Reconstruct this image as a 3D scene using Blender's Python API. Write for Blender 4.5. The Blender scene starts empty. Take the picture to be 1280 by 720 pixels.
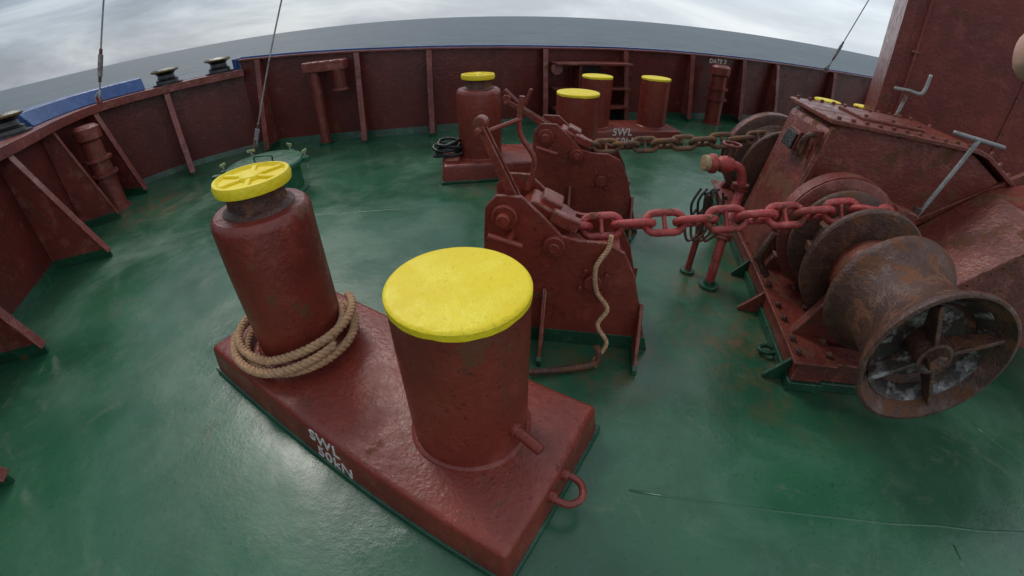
import bpy, bmesh, math, random
from mathutils import Vector, Matrix
random.seed(7)
S=bpy.context.scene
COL=S.collection
V=Vector
# ------------------------------------------------------------------ materials
def newmat(name):
    m=bpy.data.materials.new(name); m.use_nodes=True
    nt=m.node_tree; b=nt.nodes['Principled BSDF']
    return m,nt,b
def N(nt,t,**k):
    n=nt.nodes.new(t)
    for a,v in k.items(): setattr(n,a,v)
    return n
def noise(nt,vec,scale,detail=4,rough=.55,dist=0):
    n=N(nt,'ShaderNodeTexNoise'); n.inputs['Scale'].default_value=scale; n.inputs['Detail'].default_value=detail
    n.inputs['Roughness'].default_value=rough; n.inputs['Distortion'].default_value=dist
    nt.links.new(vec,n.inputs['Vector']); return n.outputs['Fac']
def ramp(nt,fac,stops):
    r=N(nt,'ShaderNodeValToRGB'); nt.links.new(fac,r.inputs[0])
    e=r.color_ramp.elements
    while len(e)<len(stops): e.new(.5)
    for i,(p,c) in enumerate(stops):
        e[i].position=p
        if not isinstance(c,tuple): c=(c,c,c)
        e[i].color=(*c,1)
    return r.outputs[0]
def mix(nt,fac,a,b,mode='MIX'):
    n=N(nt,'ShaderNodeMix',data_type='RGBA',blend_type=mode)
    for s,i in ((fac,0),(a,6),(b,7)):
        if isinstance(s,bpy.types.NodeSocket): nt.links.new(s,n.inputs[i])
        elif isinstance(s,tuple): n.inputs[i].default_value=(*s,1)
        else: n.inputs[i].default_value=s
    return n.outputs[2]
def math_(nt,op,a,b):
    n=N(nt,'ShaderNodeMath',operation=op)
    for s,i in((a,0),(b,1)):
        if isinstance(s,bpy.types.NodeSocket): nt.links.new(s,n.inputs[i])
        else: n.inputs[i].default_value=s
    return n.outputs[0]
def coords(nt):
    return N(nt,'ShaderNodeNewGeometry').outputs['Position']
def bump(nt,b,h,strength,dist,prev=None):
    n=N(nt,'ShaderNodeBump'); n.inputs['Strength'].default_value=strength; n.inputs['Distance'].default_value=dist
    nt.links.new(h,n.inputs['Height'])
    if prev is not None: nt.links.new(prev,n.inputs['Normal'])
    nt.links.new(n.outputs[0],b.inputs['Normal']); return n.outputs[0]
def paint(name,base,light,dark,rust=(.13,.045,.018),rustamt=.63,rough=(.22,.50),scale=1,bumpk=1,streak=0,specks=.6):
    m,nt,b=newmat(name); p=coords(nt)
    c=mix(nt,ramp(nt,noise(nt,p,2.2*scale,2),[(.3,0.),(.7,1.)]),dark,base)
    nb=noise(nt,p,9*scale,4,.65)
    c=mix(nt,ramp(nt,nb,[(.5,0.),(.74,.7)]),c,light)
    r=ramp(nt,noise(nt,p,5.5*scale,6,.72,.3),[(rustamt,0.),(rustamt+.05,1.)])
    c=mix(nt,r,c,rust)
    if streak:
        mp=N(nt,'ShaderNodeMapping'); mp.inputs['Scale'].default_value=(22,22,1.1); nt.links.new(p,mp.inputs[0])
        s=ramp(nt,noise(nt,mp.outputs[0],1,3,.6),[(.56,0.),(.72,streak)])
        c=mix(nt,s,c,tuple(x*.55+y*.35 for x,y in zip(rust,dark)))
    c=mix(nt,ramp(nt,noise(nt,p,55*scale,2,.7),[(.62,0.),(.67,specks)]),c,tuple(x*.4 for x in dark))
    nt.links.new(c,b.inputs['Base Color'])
    ro=ramp(nt,nb,[(.3,rough[1]),(.65,rough[0])])
    ro2=mix(nt,r,ro,(.85,.85,.85)); nt.links.new(ro2,b.inputs['Roughness'])
    bump(nt,b,noise(nt,p,34*scale,4,.68),.5*bumpk,.010)
    return m
RED =paint('red_paint',(.225,.034,.020),(.300,.062,.042),(.135,.021,.015),rustamt=.60,streak=.45)
REDW=paint('red_paint_weathered',(.205,.036,.024),(.30,.085,.060),(.105,.021,.016),rustamt=.54,streak=.65,bumpk=1.4,rough=(.26,.6))
REDD=paint('red_paint_bulwark',(.130,.022,.017),(.185,.045,.035),(.080,.015,.012),rustamt=.61,streak=.7)
REDL=paint('red_paint_stiffener',(.215,.045,.035),(.35,.14,.12),(.125,.025,.021),rustamt=.57,streak=.5)
EDGE=paint('worn_red_edge',(.29,.075,.055),(.43,.22,.18),(.16,.04,.03),rustamt=.52,scale=2.5)
CHRED=paint('red_chain_paint',(.46,.050,.048),(.55,.16,.14),(.24,.028,.025),rustamt=.56,scale=2.5)
GRN =paint('green_paint',(.014,.078,.040),(.030,.125,.065),(.009,.042,.024),rustamt=.63)
HGRN=paint('hatch_green_paint',(.020,.125,.062),(.045,.19,.10),(.012,.065,.036),rustamt=.62)
YEL =paint('yellow_paint',(.86,.68,.010),(.90,.77,.04),(.80,.60,.01),rust=(.42,.26,.02),rustamt=.79,rough=(.45,.65),bumpk=1.1,specks=.25)
BLUE=paint('blue_paint',(.025,.085,.27),(.06,.14,.34),(.015,.05,.17),rustamt=.66)
RUST=paint('rusty_steel',(.108,.044,.028),(.21,.115,.08),(.048,.021,.016),rust=(.15,.058,.026),rustamt=.53,rough=(.25,.6),scale=1.6,bumpk=1.6)
RUSTC=paint('rusty_chain_steel',(.17,.085,.048),(.27,.17,.11),(.08,.04,.024),rust=(.22,.10,.04),rustamt=.5,rough=(.6,.9),scale=3)
BLK =paint('black_paint',(.012,.012,.013),(.05,.05,.05),(.006,.006,.006),rustamt=.66)
GREY=paint('galvanised_steel',(.30,.30,.30),(.48,.48,.48),(.17,.15,.14),rustamt=.58)
WORN=paint('worn_metal',(.06,.042,.034),(.70,.68,.65),(.02,.016,.014),rust=(.12,.05,.02),rustamt=.57,scale=1.3)
def simple(name,c,r=.6):
    m,nt,b=newmat(name); p=coords(nt)
    nt.links.new(mix(nt,ramp(nt,noise(nt,p,60,3),[(.35,0.),(.65,1.)]),tuple(x*.6 for x in c),c),b.inputs['Base Color'])
    b.inputs['Roughness'].default_value=r
    bump(nt,b,noise(nt,p,220,2),.3,.002)
    return m
ROPE=simple('rope_fibre',(.52,.31,.17),.9)
WHITE=simple('white_stencil_paint',(.78,.76,.72),.6)
BRASS=simple('brass',(.45,.30,.16),.5); WBR=simple('worn_brass',(.25,.17,.05),.6); WNG=simple('wing_nut_green',(.34,.42,.16),.5)
def blobmask(nt,p,pts):
    """soft mask around real places on the deck (rust run-off zones)"""
    out=None
    for x,y,r in pts:
        d=N(nt,'ShaderNodeVectorMath',operation='DISTANCE'); nt.links.new(p,d.inputs[0]); d.inputs[1].default_value=(x,y,0)
        mr=N(nt,'ShaderNodeMapRange'); nt.links.new(d.outputs['Value'],mr.inputs[0]); mr.inputs[1].default_value=r; mr.inputs[2].default_value=r*.25
        out=mr.outputs[0] if out is None else math_(nt,'MAXIMUM',out,mr.outputs[0])
    return out
def deckmat():
    m,nt,b=newmat('green_deck_paint'); p=coords(nt)
    c=mix(nt,ramp(nt,noise(nt,p,.9,4,.6,.4),[(.32,0.),(.68,1.)]),(.013,.070,.035),(.034,.125,.066))
    c=mix(nt,ramp(nt,noise(nt,p,2.6,6,.7,.5),[(.50,0.),(.68,.6)]),c,(.060,.150,.092))
    c=mix(nt,ramp(nt,noise(nt,p,4.2,6,.75,1.2),[(.58,0.),(.70,.5)]),c,(.115,.145,.10))
    st=ramp(nt,noise(nt,p,1.7,6,.72,.6),[(.61,0.),(.74,.55)])
    c=mix(nt,st,c,(.085,.075,.040))
    bm_=blobmask(nt,p,[(1.45,1.6,.8),(1.55,2.3,.6),(.45,1.55,.5),(1.25,2.2,.4),(.9,3.0,.6),(-.2,3.9,.6),(-3.9,3.6,.7),(-3.5,5.2,.7)])
    g=ramp(nt,noise(nt,p,6,6,.75,.5),[(.44,0.),(.64,.9)])
    c=mix(nt,math_(nt,'MULTIPLY',bm_,g),c,(.120,.075,.036))
    c=mix(nt,ramp(nt,noise(nt,p,38,3,.72),[(.61,0.),(.69,.6)]),c,(.016,.032,.018))
    nt.links.new(c,b.inputs['Base Color'])
    ro=ramp(nt,noise(nt,p,1.3,4,.62,.5),[(.34,.09),(.50,.24),(.70,.46)])
    nt.links.new(ro,b.inputs['Roughness'])
    n1=bump(nt,b,noise(nt,p,2.2,2,.5),.30,.03)
    bump(nt,b,noise(nt,p,26,5,.7),.26,.005,n1)
    return m
DECK=deckmat()
def seamat():
    m,nt,b=newmat('sea_water'); p=coords(nt)
    c=mix(nt,ramp(nt,noise(nt,p,.004,4,.6),[(.3,0.),(.7,1.)]),(.095,.125,.150),(.145,.178,.200))
    mp=N(nt,'ShaderNodeMapping'); mp.inputs['Scale'].default_value=(.4,1.3,1); nt.links.new(p,mp.inputs[0])
    c=mix(nt,ramp(nt,noise(nt,mp.outputs[0],.12,7,.78),[(.42,0.),(.58,.85)]),c,(.050,.070,.088))
    nt.links.new(c,b.inputs['Base Color']); b.inputs['Roughness'].default_value=.55
    b.inputs['Specular IOR Level'].default_value=.25
    bump(nt,b,noise(nt,mp.outputs[0],.25,6,.65),.7,1.2)
    return m
SEA=seamat()
SKIN,nt_,b_=newmat('skin')
p_=coords(nt_); nt_.links.new(mix(nt_,ramp(nt_,noise(nt_,p_,120,3),[(.35,0.),(.65,1.)]),(.50,.27,.20),(.58,.34,.26)),b_.inputs['Base Color'])
b_.inputs['Roughness'].default_value=.5
# ------------------------------------------------------------------ helpers
def empty(name,loc=(0,0,0),rz=0):
    o=bpy.data.objects.new(name,None); COL.objects.link(o); o.location=loc; o.rotation_euler=(0,0,math.radians(rz)); o.empty_display_size=.2
    return o
def mobj(name,verts,faces,mat,parent=None,smooth=False,bev=0,bseg=2,autos=None):
    me=bpy.data.meshes.new(name); me.from_pydata([tuple(v) for v in verts],[],faces)
    bm=bmesh.new(); bm.from_mesh(me); bmesh.ops.recalc_face_normals(bm,faces=bm.faces); bm.to_mesh(me); bm.free()
    me.materials.append(mat)
    o=bpy.data.objects.new(name,me); COL.objects.link(o)
    if parent: o.parent=parent
    if smooth:
        for f in me.polygons: f.use_smooth=True
        if autos is not None:
            try: me.set_sharp_from_angle(angle=math.radians(autos))
            except Exception: pass
    if bev:
        b=o.modifiers.new('bevel','BEVEL'); b.width=bev; b.segments=bseg; b.limit_method='ANGLE'; b.angle_limit=math.radians(35)
        if mat in (RED,REDL,REDW): me.materials.append(EDGE); b.material=1
    return o
def box(name,parent,c,s,mat,rz=0,bev=.004,ry=0,rx=0):
    R=Matrix.Rotation(math.radians(rz),3,'Z')@Matrix.Rotation(math.radians(ry),3,'Y')@Matrix.Rotation(math.radians(rx),3,'X')
    vs=[V(c)+R@V((x*s[0]/2,y*s[1]/2,z*s[2]/2)) for x in(-1,1) for y in(-1,1) for z in(-1,1)]
    fs=[(0,1,3,2),(4,6,7,5),(0,4,5,1),(2,3,7,6),(0,2,6,4),(1,5,7,3)]
    return mobj(name,vs,fs,mat,parent,bev=bev)
def fr(d):
    d=V(d).normalized(); a=V((0,0,1)) if abs(d.z)<.9 else V((1,0,0))
    u=d.cross(a).normalized(); v=d.cross(u).normalized(); return d,u,v
def lathe(name,parent,o,d,prof,mat,segs=48,smooth=True,autos=35,closed=False,drip=0,dents=0):
    d,u,v=fr(d); o=V(o); vs=[];fs=[]
    ph=random.uniform(0,6)
    for k_,(t,r) in enumerate(prof):
        for i in range(segs):
            a=2*math.pi*i/segs; tt=t; rr=r
            if drip and k_<2: tt=t+drip*(math.sin(5*a+ph)*.4+math.sin(11*a+2*ph)*.35+math.sin(23*a+ph)*.25)
            if dents: rr=r+dents*(math.sin(3*a+ph+t*9)+.7*math.sin(5*a-ph+t*14))*.5
            vs.append(o+d*tt+u*math.cos(a)*rr+v*math.sin(a)*rr)
    n=len(prof)
    for j in range(n-1 if not closed else n):
        k=(j+1)%n
        for i in range(segs):
            i2=(i+1)%segs
            fs.append((j*segs+i,j*segs+i2,k*segs+i2,k*segs+i))
    if not closed:
        fs.append(tuple(range(segs))); fs.append(tuple((n-1)*segs+i for i in range(segs)))
    return mobj(name,vs,fs,mat,parent,smooth=smooth,autos=autos)
def cyl(name,parent,p0,p1,r,mat,segs=24,ch=.004):
    p0=V(p0);p1=V(p1);L=(p1-p0).length; ch=min(ch,r*.3,L*.3)
    return lathe(name,parent,p0,p1-p0,[(0,r-ch),(ch,r),(L-ch,r),(L,r-ch)],mat,segs)
def prism(name,parent,poly,o,ex,ey,th,mat,bev=.004):
    o=V(o);ex=V(ex).normalized();ey=V(ey).normalized();n=ex.cross(ey)
    vs=[o+ex*a+ey*b-n*th/2 for a,b in poly]+[o+ex*a+ey*b+n*th/2 for a,b in poly]
    k=len(poly); fs=[tuple(range(k)),tuple(range(k,2*k))]+[(i,(i+1)%k,k+(i+1)%k,k+i) for i in range(k)]
    return mobj(name,vs,fs,mat,parent,bev=bev)
def sweep_geo(pts,r,segs=10,closed=False,rf=None):
    pts=[V(p) for p in pts]; n=len(pts); vs=[];fs=[]
    prev=None
    for i,p in enumerate(pts):
        if closed: t=(pts[(i+1)%n]-pts[i-1])
        else: t=(pts[min(i+1,n-1)]-pts[max(i-1,0)])
        t.normalize()
        if prev is None: _,u,v=fr(t)
        else:
            u=prev-t*prev.dot(t); u.normalize(); v=t.cross(u)
        prev=u
        v=t.cross(u)
        rr=rf(i/(n-1)) if rf else r
        for k in range(segs):
            a=2*math.pi*k/segs; vs.append(p+u*math.cos(a)*rr+v*math.sin(a)*rr)
    for i in range(n if closed else n-1):
        j=(i+1)%n
        for k in range(segs):
            k2=(k+1)%segs; fs.append((i*segs+k,i*segs+k2,j*segs+k2,j*segs+k))
    if not closed: fs+= [tuple(range(segs)),tuple((n-1)*segs+k for k in range(segs))]
    return vs,fs
def catmull(pts,k=8,closed=False):
    pts=[V(p) for p in pts];n=len(pts);out=[]
    for i in range(n if closed else n-1):
        if closed: a,b,c,d=pts[i-1],pts[i],pts[(i+1)%n],pts[(i+2)%n]
        else: a,b,c,d=pts[max(i-1,0)],pts[i],pts[i+1],pts[min(i+2,n-1)]
        for s in range(k):
            t=s/k; out.append(.5*((2*b)+(c-a)*t+(2*a-5*b+4*c-d)*t*t+(-a+3*b-3*c+d)*t**3))
    if not closed: out.append(pts[-1])
    return out
def tube(name,parent,pts,r,mat,segs=12,k=8,curve=True,closed=False):
    P=catmull(pts,k,closed) if curve else [V(p) for p in pts]
    vs,fs=sweep_geo(P,r,segs,closed)
    return mobj(name,vs,fs,mat,parent,smooth=True,autos=50)
def rope(name,parent,P,r,mat,pitch=.09):
    P=[V(p) for p in P]; vs=[];fs=[]
    Q=[P[0]];acc=0;step=pitch/9
    for a,b in zip(P,P[1:]):
        L=(b-a).length;t=step-acc
        while t<=L:
            Q.append(a+(b-a)*(t/L)); t+=step
        acc=L-(t-step)
    n=len(Q);T=[(Q[min(i+1,n-1)]-Q[max(i-1,0)]).normalized() for i in range(n)]
    _,u,_=fr(T[0]); fru=[]
    for t in T:
        u=(u-t*u.dot(t)).normalized(); fru.append((u,t.cross(u)))
    for s in range(3):
        pts=[]
        for i in range(n):
            a=2*math.pi*(i*step/pitch+s/3); uu,vv=fru[i]
            pts.append(Q[i]+(uu*math.cos(a)+vv*math.sin(a))*r*.52)
        a_,f_=sweep_geo(pts,r*.56,7); o=len(vs); vs+=a_; fs+=[tuple(x+o for x in f) for f in f_]
    return mobj(name,vs,fs,mat,parent,smooth=True)
def text(name,parent,s,loc,rot,size,mat):
    c=bpy.data.curves.new(name,'FONT'); c.body=s; c.size=size; c.extrude=.001; c.offset=size*.012; c.space_line=.92; c.space_character=1.1; c.shear=.12
    c.materials.append(mat)
    o=bpy.data.objects.new(name+'_tmp',c); COL.objects.link(o)
    dg=bpy.context.evaluated_depsgraph_get(); me=bpy.data.meshes.new_from_object(o.evaluated_get(dg))
    bpy.data.objects.remove(o)
    o=bpy.data.objects.new(name,me); COL.objects.link(o); o.parent=parent; o.location=loc; o.rotation_euler=rot
    return o
def link_geo(c,ax,up,d=.036):
    ax=V(ax).normalized(); up=V(up); up=(up-ax*up.dot(ax)).normalized()
    hl=2.5*d; hw=1.3*d; pts=[]
    R=hw; ls=hl-R
    for k in range(9):
        a=-math.pi/2+math.pi*k/8; pts.append(c+ax*(ls+R*math.cos(a))+up*R*math.sin(a))
    for k in range(9):
        a=math.pi/2+math.pi*k/8; pts.append(c+ax*(-ls+R*math.cos(a))+up*R*math.sin(a))
    vs,fs=sweep_geo(pts,d/2,10,True)
    a_,f_=sweep_geo([c-up*hw,c-up*hw*.4,c+up*hw*.4,c+up*hw],d*.36,8,rf=lambda t:d*(.42 if t in(0,1) else .3))
    o=len(vs); vs+=a_; fs+=[tuple(x+o for x in f) for f in f_]
    return vs,fs
def chain(name,path,mat,d=.036):
    path=[V(p) for p in path]; L=[0]
    for a,b in zip(path,path[1:]): L.append(L[-1]+(b-a).length)
    def at(s):
        for i in range(len(L)-1):
            if L[i+1]>=s: return path[i].lerp(path[i+1],(s-L[i])/(L[i+1]-L[i]))
        return path[-1]
    vs=[];fs=[];n=int(L[-1]/(4*d)); pitch=4*d
    for i in range(n):
        c=at((i+.5)*pitch); t=(at((i+.9)*pitch)-at((i+.1)*pitch)).normalized()
        side=t.cross(V((0,0,1))).normalized(); up=side.cross(t)
        ang=math.radians(38+ (90 if i%2 else 0)+random.uniform(-9,9))
        a=math.cos(ang)*side+math.sin(ang)*up
        v_,f_=link_geo(c,t,a,d); o=len(vs); vs+=v_; fs+=[tuple(x+o for x in f) for f in f_]
    return mobj(name,vs,fs,mat,smooth=True,autos=60)
# ------------------------------------------------------------------ bulwark line
WP=[(-2.4,-8),(-2.4,-3),(-2.5,-1.2),(-2.85,.1),(-3.45,1.2),(-4.15,2.55),(-4.7,3.5),(-4.85,4.25),(-4.4,4.95),(-3.62,5.60)]
WP2=[(-3.62,5.60),(-2.6,5.70),(-1.6,5.76),(-.5,6.02),(.6,6.45),(2,6.9),(3.2,7.2),(5,7.6),(9,8.4),(16,9.4)]
def zt2(x):
    return 1.07+.17*max(0,min(1,(.8-x)/4.4))**1.3
W1=catmull([V((x,y,0)) for x,y in WP],8); W2=catmull([V((x,y,0)) for x,y in WP2],8)
def normals(P):
    out=[]
    for i in range(len(P)):
        t=(P[min(i+1,len(P)-1)]-P[max(i-1,0)]).normalized(); out.append(V((t.y,-t.x,0)))
    return out
N1=normals(W1);N2=normals(W2)
bul=empty('ship_bulwark')
def strip(name,P,Nn,prof,mat,bev=0):
    vs=[];fs=[];k=len(prof)
    for p,n in zip(P,Nn):
        for o,z in prof:
            zz=z(p) if callable(z) else z
            vs.append(p+n*o+V((0,0,zz)))
    for i in range(len(P)-1):
        for j in range(k):
            j2=(j+1)%k; fs.append((i*k+j,i*k+j2,(i+1)*k+j2,(i+1)*k+j))
    fs+=[tuple(range(k)),tuple((len(P)-1)*k+j for j in range(k))]
    return mobj(name,vs,fs,mat,bul,smooth=True,autos=30,bev=bev)
Z1=1.09
zz2=lambda d:(lambda p:zt2(p.x)+d)
strip('side_plating',W1,N1,[(0,0),(0,Z1),(-.012,Z1),(-.012,0)],REDD)
strip('far_plating',W2,N2,[(0,0),(0,zz2(0)),(-.012,zz2(0)),(-.012,0)],REDD)
strip('side_base_stripe',W1,N1,[(.001,0),(.001,.07),(.004,.07),(.03,0)],GRN)
strip('far_base_stripe',W2,N2,[(.001,0),(.001,.09),(.004,.09),(.03,0)],GRN)
strip('side_rail_cap',W1,N1,[(.16,Z1-.06),(.16,Z1+.03),(-.10,Z1+.03),(-.10,Z1+.015),(.145,Z1+.015),(.145,Z1-.06)],REDL,bev=.004)
strip('side_rail_outer',W1,N1,[(-.101,Z1-.05),(-.101,Z1+.034),(-.22,Z1+.034),(-.22,Z1-.05)],BLUE)
strip('far_rail_cap',W2,N2,[(.07,zz2(-.015)),(.07,zz2(.004)),(-.05,zz2(.004)),(-.05,zz2(-.015))],REDL)
strip('far_rail_blue_edge',W2,N2,[(-.052,zz2(-.03)),(-.052,zz2(.026)),(-.13,zz2(.026)),(-.13,zz2(-.03))],BLUE)
strip('side_hull',W1,N1,[(-.013,1.0),(-.05,1.0),(-.55,-8.2),(-.52,-8.2)],BLUE)
strip('far_hull',W2,N2,[(-.013,1.0),(-.05,1.0),(-.55,-8.2),(-.52,-8.2)],BLUE)
box('rail_step_plate',bul,(-3.66,5.64,1.15),(.05,.26,.22),BLUE)
idx=[i for i,p in enumerate(W1) if p.x<-4.15 and 3.15<p.y<4.85]
Ps=[W1[i] for i in idx];Ns=[N1[i] for i in idx]
strip('blue_rail_plinth',Ps,Ns,[(.0,Z1+.032),(-.09,Z1+.18),(-.42,Z1+.18),(-.42,Z1+.032)],BLUE,bev=.01)
def stiff(toe,P,ztop):
    toe=V((*toe,0)); j=min(range(len(P)),key=lambda q:(P[q]-toe).length); w=P[j]
    n=(toe-w); L=n.length; n.normalize(); t=V((-n.y,n.x,0))
    zt=ztop(w) if callable(ztop) else ztop
    zt-=.02
    e=empty('bulwark_bracket'); e.parent=bul
    poly=[(.004,.0),(L,.0),(L,.05),(.12,zt),(.004,zt)]
    prism('web',e,poly,w,n,(0,0,1),.014,REDL)
    a=w+n*L+V((0,0,.05)); b=w+n*.12+V((0,0,zt)); dd=(b-a).normalized()
    prism('flange',e,[(-.035,0),(.035,0),(.035,(b-a).length),(-.035,(b-a).length)],a,t,dd,.014,REDL)
    prism('green_foot',e,[(.004,.0),(L+.004,.0),(L+.004,.05),(L*.96,.085),(.004,.085)],w,n,(0,0,1),.022,GRN,bev=.002)
for t in [(-2.0,-1.0),(-2.32,.55),(-3.0,1.4),(-3.54,2.6),(-4.22,3.42),(-4.42,4.1),(-4.02,4.55)]: stiff(t,W1,Z1)
for t in [(-3.30,5.25),(-1.92,5.36),(-1.05,5.56),(.48,6.12),(1.75,6.5),(2.9,6.82),(3.95,7.05),(4.75,7.2),(6.2,7.5),(7.6,7.8)]: stiff(t,W2,lambda p:zt2(p.x))
# ------------------------------------------------------------------ deck & sea
deckP=[p for p in W1]+[p for p in W2[1:]]+[V((16,-8,0))]
deck=mobj('ship_deck',[V((p.x,p.y,0)) for p in deckP],[tuple(range(len(deckP)))],DECK)
for i,(a,b) in enumerate([((.45,.78),(3.0,.10)),((1.75,.35),(1.55,-.6)),((-.75,.38),(-1.1,-.3)),((-4.2,3.0),(.0,3.35)),((2.4,.9),(2.9,-.4))]):
    pts=[V((a[0]+(b[0]-a[0])*t/12+random.uniform(-.006,.006),a[1]+(b[1]-a[1])*t/12+random.uniform(-.006,.006),-.0045)) for t in range(13)]
    vs,fs=sweep_geo(pts,.0075,10); mobj('weld_bead',vs,fs,DECK,deck,smooth=True)
mobj('sea',[(-20000,-20000,-8),(20000,-20000,-8),(20000,20000,-8),(-20000,20000,-8)],[(0,1,2,3)],SEA)
# ------------------------------------------------------------------ bollards
def bollard_pair(loc,rz,L,W,posts,txt=None,h=.61,r=.213,ph=.18,name='double_mooring_bollard'):
    g=empty(name,(*loc,0),rz)
    bm=bmesh.new(); a,b=L/2,W/2; o=.022
    vb=[bm.verts.new(v) for v in [(-a-o,-b-o,0),(a+o,-b-o,0),(a+o,b+o,0),(-a-o,b+o,0)]]
    vt=[bm.verts.new(v) for v in [(-a,-b,ph),(a,-b,ph),(a,b,ph),(-a,b,ph)]]
    bm.faces.new(vt); bm.faces.new(vb[::-1])
    for i in range(4): bm.faces.new((vb[i],vb[(i+1)%4],vt[(i+1)%4],vt[i]))
    ed=[e for e in bm.edges if max(e.verts[0].co.z,e.verts[1].co.z)>ph*.5]
    bmesh.ops.bevel(bm,geom=ed,offset=.024,segments=4,profile=.5,affect='EDGES')
    me=bpy.data.meshes.new('base_plate'); bm.to_mesh(me); bm.free(); me.materials.append(RED)
    for f in me.polygons: f.use_smooth=True
    me.set_sharp_from_angle(angle=math.radians(40))
    ob=bpy.data.objects.new('base_plate',me); COL.objects.link(ob); ob.parent=g
    prism('green_skirt',g,[(-a-.03,-b-.03),(a+.03,-b-.03),(a+.03,b+.03),(-a-.03,b+.03)],(0,0,.0155),(1,0,0),(0,1,0),.029,GRN,bev=.006)
    for x,y,kd in posts:
        lathe('weld_bead',g,(x,y,ph),(0,0,1),[(-.004,r+.016),(.006,r+.013),(.014,r+.002),(.016,r-.01)],RED,56,dents=.004)
        hs=[(-.01,r)]+[(h*q/6,r) for q in range(1,5)]
        if kd=='plain':
            lathe('post',g,(x,y,ph),(0,0,1),hs+[(h-.02,r)],RED,64,dents=.0015)
            lathe('yellow_top',g,(x,y,ph),(0,0,1),[(h-.030,r-.004),(h-.029,r+.0025),(h-.008,r+.0025),(h-.002,r-.003),(h,r-.012),(h+.002,r-.05),(h+.003,.05)],YEL,96,drip=.003)
        else:
            lathe('post',g,(x,y,ph),(0,0,1),hs+[(h+.01,r),(h+.035,r-.006),(h+.05,r-.022),(h+.054,r-.06),(h+.05,.11)],RED,64,dents=.0015)
            lathe('neck',g,(x,y,ph),(0,0,1),[(h+.045,.155),(h+.06,.15),(h+.075,.125),(h+.12,.118),(h+.14,.125)],RUST,48)
            lathe('yellow_cap',g,(x,y,ph),(0,0,1),[(h+.138,.13),(h+.145,.158),(h+.17,.162),(h+.188,.155),(h+.19,.142),(h+.176,.132),(h+.175,.05),(h+.19,.045),(h+.196,.03),(h+.196,.01)],YEL,56,dents=.003)
            for q in range(3):
                an=q*math.pi/3+.4; R=.135
                box('cap_rib',g,(x,y,ph+h+.18),(2*R,.022,.014),YEL,rz=math.degrees(an),bev=.004)
    if txt:
        sl=math.atan2(o,ph)
        text('swl_marking',g,'SWL\n 50kN',(txt[0],-b-.0080-.0015,txt[2]),(math.radians(90)-sl,0,0),txt[1],WHITE)
    return g
g1=bollard_pair((-.59,1.205),-30.8,1.74,.69,[(-.51,.0,'cap'),(.485,.035,'plain')],txt=(-.045,.088,.110),h=.635)
cyl('post_pin',g1,(.485+.20,.005,.315),(.485+.325,-.02,.30),.020,RED)
cyl('post_pin_collar',g1,(.485+.195,.006,.316),(.485+.225,.001,.313),.028,RED)
tube('plate_ring',g1,[(.865,-.055,.12),(.90,-.065,.12),(.95,-.055,.115),(.975,-.01,.11),(.95,.035,.115),(.90,.045,.12),(.865,.035,.12)],.0135,RED,12)
for y in(-.06,.04): cyl('ring_lug',g1,(.86,y,.12),(.90,y,.12),.022,RED)
g2=bollard_pair((.17,4.28),9,1.75,.62,[(-.495,0,'cap'),(.495,0,'plain')])
g3=bollard_pair((1.46,5.56),11,1.45,.60,[(-.41,0,'plain'),(.41,0,'plain')],txt=(-.28,.13,.125),r=.19,h=.64)
g4=bollard_pair((4.85,5.60),-5,1.35,.55,[(-.34,0,'plain'),(.34,0,'plain')],r=.19)
rp=empty('mooring_rope_coil',(-.59,1.205,0),-30.8)
P=[]; nT=3.15
for i in range(int(nT*60)+1):
    a=2*math.pi*i/60+ .3; k=a/(2*math.pi)
    R=.252+.020*math.sin(a*1.3)+.016*math.sin(2*a+1)+.022*((k*1.0)%2)
    z=.18+.022+ .017*k*1.2+.055*max(0,math.cos(a-.4))*(.4+.3*k)
    P.append(V((-.51+.018+R*math.cos(a)*1.03,-.034+R*math.sin(a),z)))
rope('rope_coil',rp,P,.020,ROPE,pitch=.075)
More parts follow.
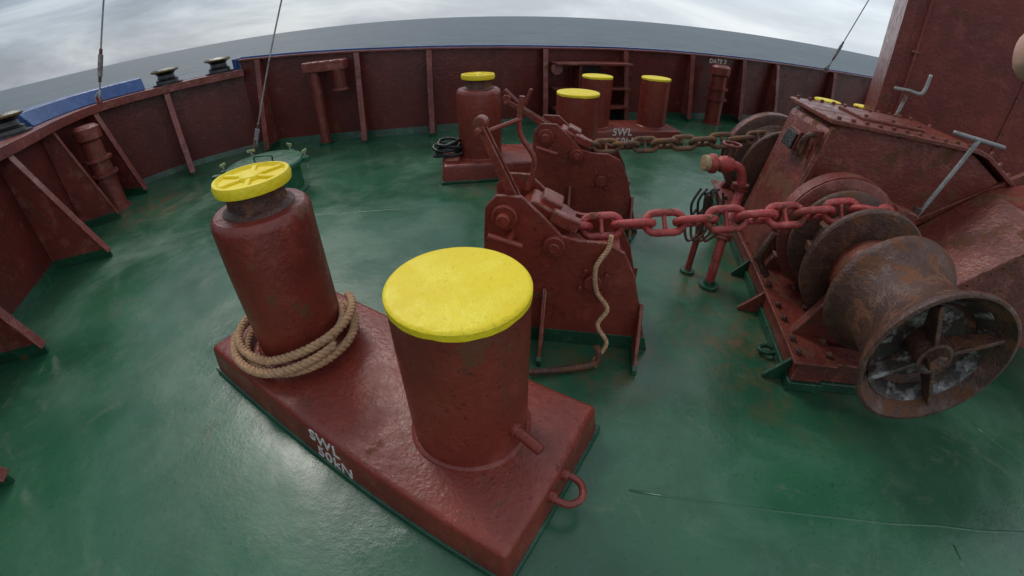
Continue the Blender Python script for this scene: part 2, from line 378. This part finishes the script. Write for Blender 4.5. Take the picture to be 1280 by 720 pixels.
# ------------------------------------------------------------------ chain stoppers
def stopper(loc,rz,lev,name='chain_stopper'):
    g=empty(name,(*loc,0),rz)
    poly=[(-.42,0),(.42,0),(.355,.22),(.29,.44),(.225,.56),(.14,.60),(.02,.60),(-.06,.62),(-.14,.70),(-.24,.79),(-.35,.79),(-.40,.73),(-.41,.55)]
    for y in(-.14,.14):
        prism('side_plate',g,poly,(0,y,0),(1,0,0),(0,0,1),.022,RED)
        prism('green_foot',g,[(-.425,0),(.425,0),(.40,.085),(-.423,.085)],(0,y,0),(1,0,0),(0,0,1),.030,GRN,bev=.002)
        s=-1 if y<0 else 1
        for x,hh in((-.12,.34),(.345,.30)):
            prism('gusset',g,[(.015,0),(.20,0),(.20,.03),(.03,hh),(.015,hh)],(x,y,0),(0,s,0),(0,0,1),.018,RED)
            prism('gusset_foot',g,[(.017,0),(.206,0),(.206,.035),(.19,.05),(.017,.05)],(x,y,0),(0,s,0),(0,0,1),.024,GRN,bev=.002)
    prism('chain_trough',g,[(-.38,.40),(.27,.40),(.22,.50),(-.05,.515),(-.38,.55)],(0,0,0),(1,0,0),(0,0,1),.255,RED)
    prism('end_plate',g,[(-.13,0),(.13,0),(.13,.42),(-.13,.42)],(-.39,0,0),(0,1,0),(0,0,1),.02,RED)
    prism('end_plate',g,[(-.13,0),(.13,0),(.13,.40),(-.13,.40)],(.27,0,0),(0,1,0),V((-.17,0,.9)),.02,RED)
    for x,z,r,l in((-.31,.70,.030,.22),(-.09,.575,.026,.20),(.10,.40,.022,.165)):
        for s in(-1,1):
            cyl('pin',g,(x,s*.10,z),(x,s*l,z),r,RED)
            cyl('boss',g,(x,s*.150,z),(x,s*.185,z),r*1.9,RED)
            if z<.5:
                for q in range(4):
                    a=q*math.pi/2+.6; cyl('bolt',g,(x+.07*math.cos(a),s*.15,z+.07*math.sin(a)),(x+.07*math.cos(a),s*.172,z+.07*math.sin(a)),.013,RED,6)
    prism('pawl_bar',g,[(-.30,.66),(-.20,.745),(-.05,.67),(.0,.635),(-.02,.585),(-.10,.585),(-.28,.63)],(0,0,0),(1,0,0),(0,0,1),.15,RED,bev=.01)
    box('pawl_block',g,(-.05,-.09,.665),(.13,.05,.06),RED,ry=20,bev=.008)
    box('pawl_block',g,(-.12,.02,.71),(.10,.12,.05),RED,ry=25,bev=.008)
    cyl('handle',g,(-.22,-.24,.60),(-.37,-.24,.64),.014,RED); cyl('handle_stub',g,(-.28,-.14,.62),(-.28,-.25,.62),.014,RED)
    tx,tz=lev
    a=V((-.27,0,.74)); b=V((tx,0,tz))
    for y in(-.105,-.055):
        dd=(b-a).normalized(); nrm=V((-dd.z,0,dd.x))
        prism('lever_arm',g,[(-.022,-.02),(.022,-.02),(.016,(b-a).length),(-.016,(b-a).length)],a+V((0,y,0)),(nrm.x,0,nrm.z),dd,.012,RED)
    cyl('lever_pin',g,b+V((0,-.15,-.01)),b+V((0,.02,-.01)),.014,RED)
    cyl('lever_eye',g,b+V((0,-.11,.012)),b+V((0,-.05,.012)),.03,RED)
    return g,a,b
st1,a_,b_2=stopper((.30,1.77),-9,(-.42,1.07))
tube('lever_hook',st1,[a_+V((.03,.06,0)),a_+V((.06,.07,.14)),b_2+V((.14,.07,-.06)),b_2+V((.15,.07,.10))],.013,RED)
cyl('lever_stay',st1,b_2+V((.0,-.05,-.04)),b_2+V((.145,.07,.0)),.010,RED)
st2,a_,b_2=stopper((.57,3.06),-9,(-.60,.93))
cyl('release_bar',st2,(-.33,-.05,.72),(-.62,-.06,1.00),.017,RED)
cyl('release_bar',st2,(-.50,.02,.84),(-.44,.02,1.0),.013,RED)
hl=empty('lashing_line')
pp=catmull([(.43,1.60,.64),(.42,1.585,.58),(.37,1.56,.50),(.385,1.55,.38),(.44,1.52,.30),(.40,1.50,.22),(.45,1.47,.13),(.40,1.44,.05),(.41,1.43,.02)],14)
rope('line',hl,pp,.011,ROPE,pitch=.045)
pipe=empty('bent_deck_pipe')
tube('pipe',pipe,[(.08,1.38,.03),(.25,1.40,.03),(.37,1.42,.035),(.415,1.43,.06),(.40,1.45,.13)],.016,RUST)
# ------------------------------------------------------------------ windlass
wl=empty('anchor_windlass',(1.735,1.6,0),-12.7)
ZS=.565
Yd=(0,1,0)
DY=-.79
drum=[(0,.315),(.004,.321),(.02,.321),(.05,.302),(.09,.272),(.14,.248),(.20,.235),(.26,.232),(.31,.238),(.35,.256),(.38,.285),(.395,.302),(.405,.31),(.43,.31),(.435,.30)]
inner=[(.42,.06),(.15,.06),(.15,.17),(.11,.21),(.06,.258),(.02,.290),(.0,.305)]
lathe('warping_drum',wl,(.03,DY,ZS),Yd,drum+inner,RUST,72,closed=True,autos=50,dents=.003)
lathe('drum_inner_face',wl,(.03,DY,ZS),Yd,[(.135,.19),(.146,.19)],WORN,48)
lathe('drum_inner_cone',wl,(.03,DY,ZS),Yd,[(.052,.258),(.10,.214),(.105,.212),(.06,.250)],WORN,64,closed=True)
lathe('drum_hub',wl,(.03,DY,ZS),Yd,[(.03,.05),(.022,.062),(.024,.075),(.15,.08)],RUST,32)
cyl('drum_hub_nut',wl,(.03,DY-.005,ZS),(.03,DY+.04,ZS),.042,RUST,6)
for q in range(4):
    a=q*2*math.pi/4+.5
    ex=V((math.cos(a),0,math.sin(a)))
    prism('drum_spoke',wl,[(.06,-.035),(.272,-.045),(.250,.01),(.06,.07)],V((.03,DY+.06,ZS)),ex,Yd,.020,RUST if q!=2 else WORN)
cyl('drum_shaft',wl,(.03,DY+.3,ZS),(.0,-.2,ZS),.12,RUST,32)
def gypsy(y0,big=.33):
    lathe('lifter_flange',wl,(0,y0-.15,ZS),Yd,[(0,.12),(0,big-.01),(.008,big),(.03,big),(.038,big-.01),(.07,.20),(.15,.175),(.23,.20),(.262,big-.03),(.27,big-.02),(.295,big-.02),(.30,big-.03),(.30,.12)],RUST,64)
    for q in range(10):
        a=q*math.pi/5
        box('chain_whelp',wl,(.205*math.cos(a),y0,ZS+.205*math.sin(a)),(.07,.13,.05),RUST,ry=-math.degrees(a),bev=.008)
gypsy(0,.32)
gypsy(1.32,.33)
lathe('brake_drum',wl,(0,.17,ZS),Yd,[(0,.12),(0,.33),(.01,.345),(.02,.345),(.025,.325),(.105,.325),(.11,.345),(.12,.345),(.13,.33),(.13,.12)],REDW,64)
lathe('brake_drum',wl,(0,1.49,ZS),Yd,[(0,.12),(0,.36),(.01,.38),(.02,.38),(.025,.355),(.105,.355),(.11,.38),(.12,.38),(.13,.36),(.13,.12)],RUST,64)
def band(y,r0,a0,a1,w=.075):
    vs=[];fs=[];n=28
    for i in range(n+1):
        a=math.radians(a0+(a1-a0)*i/n)
        for rr,yy in((r0,-w/2),(r0+.016,-w/2),(r0+.016,w/2),(r0,w/2)):
            vs.append((rr*math.cos(a),y+yy,ZS+rr*math.sin(a)))
    for i in range(n):
        for j in range(4):
            j2=(j+1)%4; fs.append((4*i+j,4*i+j2,4*i+4+j2,4*i+4+j))
    fs+=[(0,1,2,3),(4*n,4*n+1,4*n+2,4*n+3)]
    mobj('brake_band',vs,fs,REDW,wl,smooth=True,autos=40)
band(.235,.334,-150,165); band(1.555,.364,-150,165)
cyl('main_shaft',wl,(0,-.28,ZS),(0,1.9,ZS),.075,RUST)
lathe('drum_collar',wl,(0,-.27,ZS),Yd,[(0,.15),(.0,.19),(.05,.20),(.11,.18),(.11,.12)],REDW,40)
for y in(-.205,.42,1.12,1.78):
    prism('bearing_pedestal',wl,[(-.30,.14),(.34,.14),(.15,.46),(.13,.62),(.08,.70),(-.08,.70),(-.13,.62),(-.15,.46)],(0,y,0),(1,0,0),(0,0,1),.05,REDW,bev=.01)
for nm,zc,hh,gr,mt in(('foundation_green',.03,.06,.03,GRN),('foundation',.12,.12,0,REDW)):
    for cx,cy,sx,sy in((-.20,.75,.16,2.36),(.42,.75,.16,2.36),(.11,-.34,.44,.14),(.11,.42,.44,.14),(.11,1.12,.44,.14)):
        if cy in(.42,1.12) and mt is GRN: continue
        box(nm,wl,(cx,cy,zc),(sx+gr,sy+gr,hh),mt,bev=.006)
box('foundation_top_flange',wl,(-.20,.75,.188),(.24,2.40,.016),REDW)
box('foundation_top_flange',wl,(.42,.75,.188),(.24,2.40,.016),REDW)
for y in [-.38,-.28,-.12,.0,.2,.34,.5,.7,.9,1.05,1.2,1.5]:
    for x in(-.285,-.12,.33,.50):
        cyl('bolt',wl,(x,y,.196),(x,y,.222),.017,RUST,6)
prism('foundation_foot',wl,[(0,0),(.12,0),(.12,.02),(0,.16)],(-.28,-.36,0),(-1,0,0),(0,0,1),.02,GRN)
prism('foundation_foot',wl,[(0,0),(.14,0),(.14,.02),(0,.16)],(-.28,.20,0),(-1,0,0),(0,0,1),.02,REDW)
prism('foundation_foot',wl,[(0,0),(.10,0),(.10,.02),(0,.14)],(-.28,.60,0),(-1,0,0),(0,0,1),.02,GRN)
tube('pad_eye',wl,[(-.28,-.20,.03),(-.34,-.21,.03),(-.38,-.18,.03),(-.34,-.15,.03),(-.28,-.16,.03)],.012,GRN)
hp=[(-.30,.20),(1.35,.20),(1.45,.55),(1.38,.84),(.86,1.10),(.80,1.12),(-.06,1.12),(-.12,1.07)]
prism('gear_housing',wl,hp,(0,.76,0),(1,0,0),(0,0,1),.60,REDW,bev=.02)
lid=[(-.13,1.121),(.82,1.121),(.90,1.105),(1.42,.845),(1.44,.865),(.91,1.13),(.83,1.148),(-.13,1.148)]
prism('housing_lid',wl,lid,(0,.76,0),(1,0,0),(0,0,1),.68,REDW,bev=.006)
for i in range(11):
    x=-.08+.085*i
    for y in(.45,1.07): cyl('lid_bolt',wl,(x,y,1.146),(x,y,1.166),.013,REDW,6)
for i in range(6):
    f=i/5; x=.93+f*.45; z=1.122-.245*f
    for y in(.45,1.07): cyl('lid_bolt',wl,(x,y,z),(x+.012,y,z+.026),.013,REDW,6)
box('lid_inspection_cover',wl,(.35,.76,1.158),(.42,.34,.02),REDW,bev=.006)
for x in(.17,.35,.53):
    for y in(.62,.90): cyl('cover_bolt',wl,(x,y,1.167),(x,y,1.182),.012,REDW,6)
prism('housing_rib',wl,[(0,0),(.9,0),(.9,.05),(0,.05)],(.55,.455,.55),V((.8,0,.55)),V((-.55,0,.8)),.03,REDW)
prism('housing_edge_bar',wl,[(0,0),(.90,0),(.90,.035),(0,.035)],(-.29,.452,.22),V((.18,0,.87)),V((.87,0,-.18)),.024,REDW)
prism('gear_guard',wl,[(.50,.20),(1.7,.20),(1.7,.84),(1.25,1.0),(1.0,.92),(.60,.58)],(0,.14,0),(1,0,0),(0,0,1),.50,REDW,bev=.02)
prism('guard_rim',wl,[(.57,.56),(1.0,.935),(1.25,1.02),(1.7,.86),(1.7,.835),(1.25,.985),(1.01,.90),(.60,.54)],(0,.14,0),(1,0,0),(0,0,1),.56,REDW,bev=.006)
for i in range(7): cyl('guard_bolt',wl,(.66+.05*i,-.11,.57+.045*i),(.66+.05*i,-.13,.57+.045*i),.012,REDW,6)
box('name_plate',wl,(-.225,.70,.95),(.012,.15,.10),BLK,ry=13)
box('name_plate_bracket',wl,(-.19,.70,.95),(.05,.17,.12),REDW,ry=13)
tube('shackle',wl,[(-.16,.50,1.03),(-.22,.47,1.03),(-.24,.49,.97),(-.22,.52,.90),(-.19,.56,.94),(-.17,.56,1.01)],.014,RUST)
box('shackle_lug',wl,(-.14,.5,1.02),(.08,.03,.08),REDW)
def thandle(p0,p1,tdir,tl,bend=None):
    e=empty('brake_handle'); e.parent=wl
    cyl('rod',e,p0,p1,.012,GREY)
    p1=V(p1);td=V(tdir).normalized()*tl
    pts=[p1-td,p1,p1+td]
    if bend: pts.append(p1+td+V(bend))
    vs,fs=sweep_geo(catmull(pts,6),.012,10); mobj('grip',vs,fs,GREY,e,smooth=True)
thandle((.46,.26,.70),(.64,.26,1.22),(.85,-.25,-.03),.14)
thandle((.57,.95,1.14),(.60,.95,1.34),(.95,.1,.02),.11,(.03,.02,.12))
cyl('brake_screw',wl,(.38,.235,.30),(.46,.255,.80),.022,RUST)
box('brake_link',wl,(.36,.235,.76),(.14,.09,.05),REDW,ry=10)
tube('brake_arm',wl,[(-.34,.235,.52),(-.38,.235,.36),(-.30,.235,.24)],.02,RUST)
# ------------------------------------------------------------------ chains
def sag(a,b,s,n=24): 
    a=V(a);b=V(b); return [a.lerp(b,i/n)-V((0,0,s*4*(i/n)*(1-i/n))) for i in range(n+1)]
mw=Matrix.Translation((1.735,1.6,0))@Matrix.Rotation(math.radians(-12.7),4,'Z')
def wrap(y,r=.25):
    return [mw@V((r*math.cos(a),y,ZS+r*math.sin(a))) for a in [math.radians(100-12*i) for i in range(18)]]
chain('anchor_chain',sag((.20,1.785,.575),mw@V((-.05,0,ZS+.25)),.012)+wrap(0),CHRED,.037)
chain('anchor_chain',sag((.48,3.075,.59),mw@V((-.05,1.32,ZS+.25)),.02)+wrap(1.32),RUSTC)
# ------------------------------------------------------------------ hydrant pipe with valves
hy=empty('deck_wash_pipe')
tube('riser',hy,[(1.27,2.13,.0),(1.275,2.14,.15),(1.31,2.19,.33),(1.39,2.30,.44),(1.44,2.36,.56),(1.44,2.38,.66),(1.40,2.39,.72),(1.30,2.40,.73)],.030,CHRED,16)
lathe('foot_flange',hy,(1.27,2.13,0),(0,0,1),[(0,.065),(.02,.065),(.022,.04),(.05,.035)],GRN,24)
for p,dv in(((1.31,2.19,.33),(.35,.5,1)),((1.44,2.37,.60),(0,.1,1))):
    d_=V(dv).normalized(); lathe('flange',hy,V(p)-d_*.018,d_,[(0,.055),(.015,.055),(.0151,.045),(.021,.045),(.0211,.055),(.036,.055)],RED,20)
lathe('valve_body',hy,(1.36,2.395,.73),(-1,0,0),[(0,.04),(.03,.055),(.08,.05),(.10,.035),(.12,.06),(.15,.062),(.16,.05)],CHRED,24)
lathe('hose_cap',hy,(1.205,2.395,.73),(-1,0,0),[(0,.045),(.01,.05),(.04,.05),(.045,.03)],BRASS,24)
cyl('valve_stem',hy,(1.33,2.395,.76),(1.33,2.395,.86),.012,RUST)
tube('valve_wheel',hy,[(1.33+.055*math.cos(a),2.395+.055*math.sin(a),.86) for a in [i*math.pi/5 for i in range(10)]],.008,RED,8,k=3,closed=True)
cyl('stand_pipe',hy,(1.18,2.30,0),(1.22,2.33,.55),.022,RED)
lathe('stand_flange',hy,(1.18,2.30,.0),(0,0,1),[(0,.05),(.02,.05),(.022,.03)],GRN,20)
for k in range(4):
    x0=1.14+.04*k
    tube('hanging_chain',hy,[(x0,2.30,.60),(x0-.05,2.28,.50+.02*k),(x0-.02,2.26,.40),(x0+.04,2.27,.48),(x0+.03,2.30,.58)],.008,BLK,8)
    tube('hanging_chain',hy,[(x0,2.30,.46),(x0-.06,2.28,.36),(x0-.03,2.26,.26),(x0+.04,2.27,.33),(x0+.02,2.30,.42)],.009,RUST,8)
# ------------------------------------------------------------------ deckhouse wall on the right
dh=empty('deckhouse',(3.29,3.40,0),-40)
prism('casing',dh,[(0,0),(3.5,0),(3.5,2.6),(0,2.6)],(0,0,2.3),(1,0,0),(0,1,0),4.6,RED,bev=.03)
box('corner_strip',dh,(.03,-.012,2.3),(.10,.02,4.6),RED)
box('seam_strip',dh,(1.05,-.008,2.3),(.05,.014,4.6),RED)
tube('conduit',dh,[(.16,-.04,.9),(.16,-.04,2.4),(.16,-.04,4.2)],.014,RED)
for z in(1.6,2.1,2.6): box('conduit_clip',dh,(.16,-.03,z),(.07,.05,.02),REDL)
# ------------------------------------------------------------------ bulwark vents & fittings
def vent(loc,h=.85,r=.11,mat=REDD):
    g=empty('vent_pipe',(*loc,0))
    lathe('body',g,(0,0,0),(0,0,1),[(0,r*1.25),(.02,r*1.25),(.022,r),(h*.42,r),(h*.421,r*1.35),(h*.45,r*1.35),(h*.451,r),(h*.60,r),(h*.601,r*1.3),(h*.63,r*1.3),(h*.631,r*.92),(h*.82,r*.92),(h*.85,r*1.2),(h*.97,r*1.2),(h,r*.9),(h,.01)],mat,32)
    for q in range(8):
        a=q*math.pi/4
        cyl('bolt',g,(r*1.18*math.cos(a),r*1.18*math.sin(a),h*.45),(r*1.18*math.cos(a),r*1.18*math.sin(a),h*.47),.012,mat,6)
    return g
vent((-4.52,3.70),.97,.12,REDL)
vent((3.35,6.90),.95,.13,RED)
up=empty('goose_neck_vent_pipe')
cyl('riser',up,(-2.52,5.50,0),(-2.52,5.50,.98),.07,REDL)
lathe('riser_flange',up,(-2.52,5.50,0),(0,0,1),[(0,.10),(.03,.10),(.032,.07)],GRN,24)
box('head_box',up,(-2.36,5.50,1.03),(.56,.20,.13),REDL,bev=.015)
cyl('drop',up,(-2.18,5.48,.98),(-2.18,5.48,.72),.085,REDD)
cyl('drop_flange',up,(-2.18,5.48,.74),(-2.18,5.48,.71),.10,REDL)
fl=empty('bulwark_fairlead')
ex=V((1.4,.45,0)).normalized(); o=V((.55,6.30,0))
def onwall(nm,x0,x1,z0,z1,dep,mat): 
    nrm=V((ex.y,-ex.x,0)); 
    prism(nm,fl,[(x0,z0),(x1,z0),(x1,z1),(x0,z1)],o+nrm*(dep/2-.06),ex,(0,0,1),dep,mat)
onwall('shelf',.0,1.2,.86,.89,.28,REDL); onwall('shelf',.0,1.2,.50,.53,.28,REDL); onwall('lower_sill',.0,1.2,.22,.26,.28,REDL)
onwall('post',.35,.39,.0,.86,.24,REDD); onwall('back_opening',.42,.80,.56,.84,.05,BLK)
lathe('handwheel',fl,(.62,6.22,.80),(0,-1,.1),[(0,.02),(.0,.08),(.015,.08),(.015,.02)],REDL,24)
text('wall_marking',fl,'DATE 3',(3.2,7.07,.96),(math.radians(90),0,math.radians(14)),.10,WHITE)
def roller(x,y,z,name='rail_roller'):
    g=empty(name,(x,y,z))
    lathe('base',g,(0,0,0),(0,0,1),[(0,.19),(.02,.19),(.022,.15),(.05,.14)],BLK,32)
    lathe('roller',g,(0,0,.05),(0,0,1),[(0,.14),(.012,.145),(.03,.115),(.07,.105),(.095,.125),(.11,.165),(.13,.175),(.145,.15),(.155,.08),(.158,.02)],BLK,32)
    lathe('roller_rim',g,(0,0,.16),(0,0,1),[(0,.168),(.012,.178),(.018,.178),(.024,.165)],WBR,32)
roller(-4.38,5.02,1.12);roller(-3.86,5.45,1.12);roller(-4.50,2.90,1.12)
ht=empty('deck_hatch',(-2.46,3.80,0),0)
lathe('coaming',ht,(0,0,0),(0,0,1),[(0,.39),(.02,.39),(.03,.345),(.25,.345),(.26,.37),(.28,.37)],HGRN,48)
lathe('lid',ht,(0,0,.28),(0,0,1),[(0,.37),(.004,.40),(.035,.40),(.05,.385),(.062,.25),(.066,.05)],HGRN,48)
for q in range(6):
    a=q*math.pi/3+.3; c,s=math.cos(a),math.sin(a)
    box('dog_lug',ht,(.41*c,.41*s,.29),(.09,.05,.05),HGRN,rz=math.degrees(a))
    cyl('dog_bolt',ht,(.42*c,.42*s,.19),(.42*c,.42*s,.38),.011,GREY)
    box('wing_nut',ht,(.42*c,.42*s,.375),(.09,.014,.03),WNG,rz=math.degrees(a)+70)
tube('lid_handle',ht,[(-.10,.0,.34),(-.09,.0,.39),(.09,.0,.39),(.10,.0,.34)],.009,HGRN)
box('hinge',ht,(-.45,-.12,.26),(.20,.07,.035),HGRN,rz=15)
bh=empty('black_rope_heap')
pts=[]
for i in range(120):
    a=i*.32; pts.append(V((-.62+.13*math.cos(a)*(1+.25*math.sin(i*.21)),4.12+.11*math.sin(a),.20+.0012*i+.02*math.sin(i*.5))))
vs,fs=sweep_geo(pts,.016,8); mobj('rope',vs,fs,BLK,bh,smooth=True)
def stay(a,b,ext,name='wire_stay'):
    a=V(a);b=V(b); e=empty(name); t=a+(b-a)*ext; d=(b-a).normalized()
    cyl('wire',e,a,t,.0095,GREY,8)
    cyl('turnbuckle',e,a+d*.28,a+d*.52,.028,GREY,12)
    cyl('turnbuckle_end',e,a+d*.22,a+d*.29,.018,RUST,10); cyl('turnbuckle_end',e,a+d*.51,a+d*.58,.018,RUST,10)
    tube('shackle',e,[a+V((.03,0,.0)),a+V((.03,0,.06)),a+d*.12,a+V((-.03,0,.06)),a+V((-.03,0,0))],.012,GREY,8)
    box('pad_eye',e,a+V((0,0,.02)),(.09,.02,.08),REDL)
stay((-4.62,4.10,1.14),(-4.32,4.33,2.16),7)
stay((-3.15,4.56,0),(-2.5,4.9,1.84),5)
stay((5.63,7.3,1.08),(5.98,7.1,2.37),6)
# ------------------------------------------------------------------ photographer's hand at the right edge
hd=empty('hand')
cam0=V((0,0,1.5)); ray=V((.8018,.5976,.070)).normalized()
tip=cam0+ray*.155
axis=V((.50,-.80,-.10)).normalized()
dn=V((0,0,-1)); dn=(dn-axis*dn.dot(axis)).normalized(); sd=axis.cross(dn).normalized()
vsA=[];fsA=[]
def finger(pts,r):
    P_=catmull(pts,6)
    def rf(t):
        e=1-t
        return r*(1.0+.18*e)*( math.sqrt(max(0.02,1-((t-.90)/.10)**2)) if t>.90 else 1)
    v_,f_=sweep_geo(P_,r,14,rf=rf); o_=len(vsA); vsA.extend(v_); fsA.extend([tuple(x+o_ for x in f) for f in f_])
lens=[.072,.078,.072,.058]
for k,Lf in enumerate(lens):
    kn=tip+axis*.082+dn*(.019*k)
    if k==0: pts_=[kn+axis*.03,kn,kn-axis*Lf*.5+sd*.004,kn-axis*Lf*.8+sd*.003,kn-axis*(.080)]
    else: pts_=[kn+axis*.03,kn,kn-axis*.022+sd*.008,kn-axis*.034+sd*.026,kn-axis*.022+sd*.044,kn-axis*.004+sd*.046]
    finger(pts_,.0085 if k<3 else .0075)
finger([tip+axis*.15+sd*.01,tip+axis*.12-dn*.022+sd*.02,tip+axis*.09-dn*.026+sd*.034,tip+axis*.072-dn*.016+sd*.046],.010)
pc=[tip+axis*t+dn*.028 for t in(.085,.10,.13,.16,.185,.21,.25)]
rad=[.020,.036,.040,.036,.029,.027,.030]
for i,(c_,r_) in enumerate(zip(pc,rad)):
    for q in range(18):
        a=2*math.pi*q/18; vsA.append(c_+dn*math.cos(a)*r_+sd*math.sin(a)*r_*(.42 if i<4 else .62))
o_=len(vsA)-18*len(pc)
for i in range(len(pc)-1):
    for q in range(18): fsA.append((o_+i*18+q,o_+i*18+(q+1)%18,o_+(i+1)*18+(q+1)%18,o_+(i+1)*18+q))
fsA.append(tuple(o_+q for q in range(18))); fsA.append(tuple(o_+(len(pc)-1)*18+q for q in range(18)))
ho=mobj('hand_skin',vsA,fsA,SKIN,hd,smooth=True)
rm=ho.modifiers.new('remesh','REMESH'); rm.mode='VOXEL'; rm.voxel_size=.0022; rm.use_smooth_shade=True
sm=ho.modifiers.new('smooth','SMOOTH'); sm.iterations=4
# ------------------------------------------------------------------ camera
P=35.42
cam=bpy.data.cameras.new('camera'); co=bpy.data.objects.new('camera',cam); COL.objects.link(co); S.camera=co
co.location=(0,0,1.5); co.rotation_euler=(math.radians(90-P),0,0)
cam.sensor_width=36; cam.sensor_height=20.25; cam.lens=15; cam.clip_start=.02; cam.clip_end=60000
cam.type='PANO'
c=cam.cycles if hasattr(cam,'cycles') and hasattr(cam.cycles,'panorama_type') else cam
c.panorama_type='FISHEYE_LENS_POLYNOMIAL'
c.fisheye_polynomial_k0=0; c.fisheye_polynomial_k1=-.067089; c.fisheye_polynomial_k2=0
c.fisheye_polynomial_k3=2.6674e-5; c.fisheye_polynomial_k4=0; c.fisheye_fov=math.radians(180)
# ------------------------------------------------------------------ light
w=bpy.data.worlds.new('World'); S.world=w; w.use_nodes=True; nt=w.node_tree
bg=nt.nodes['Background']; sky=N(nt,'ShaderNodeTexSky',sky_type='NISHITA'); sky.sun_disc=False
sky.sun_elevation=math.radians(48); sky.sun_rotation=math.radians(-35)
tc=N(nt,'ShaderNodeTexCoord'); d=tc.outputs['Generated']
sk=mix(nt,1.0,sky.outputs[0],(.10,.10,.10),'MULTIPLY')
mp=N(nt,'ShaderNodeMapping'); mp.inputs['Scale'].default_value=(1,1,4.2); mp.inputs['Location'].default_value=(.1,.1,.2); nt.links.new(d,mp.inputs[0])
n1=noise(nt,mp.outputs[0],2.3,6,.58,.5)
cl=ramp(nt,n1,[(.38,(.34,.38,.43)),(.48,(.52,.56,.61)),(.58,(.80,.83,.84)),(.70,(.98,.95,.89))])
sx=N(nt,'ShaderNodeSeparateXYZ'); nt.links.new(d,sx.inputs[0])
mr=N(nt,'ShaderNodeMapRange'); nt.links.new(sx.outputs[0],mr.inputs[0]); mr.inputs[1].default_value=-.8; mr.inputs[2].default_value=.6
cl=mix(nt,mr.outputs[0],mix(nt,1.0,cl,(.60,.64,.69),'MULTIPLY'),mix(nt,.55,cl,(.80,.88,.95)))
fin=mix(nt,.9,sk,cl)
nt.links.new(fin,bg.inputs[0]); bg.inputs[1].default_value=1.15
sun=bpy.data.lights.new('sun','SUN'); sun.energy=1.2; sun.angle=math.radians(20); sun.color=(1,.95,.88)
so=bpy.data.objects.new('sun',sun); COL.objects.link(so)
el=math.radians(48); az=math.radians(35)
dirv=V((-math.sin(az)*math.cos(el),math.cos(az)*math.cos(el),math.sin(el)))
so.rotation_euler=dirv.to_track_quat('Z','Y').to_euler()
S.view_settings.view_transform='Standard'; S.view_settings.look='None'; S.view_settings.exposure=0
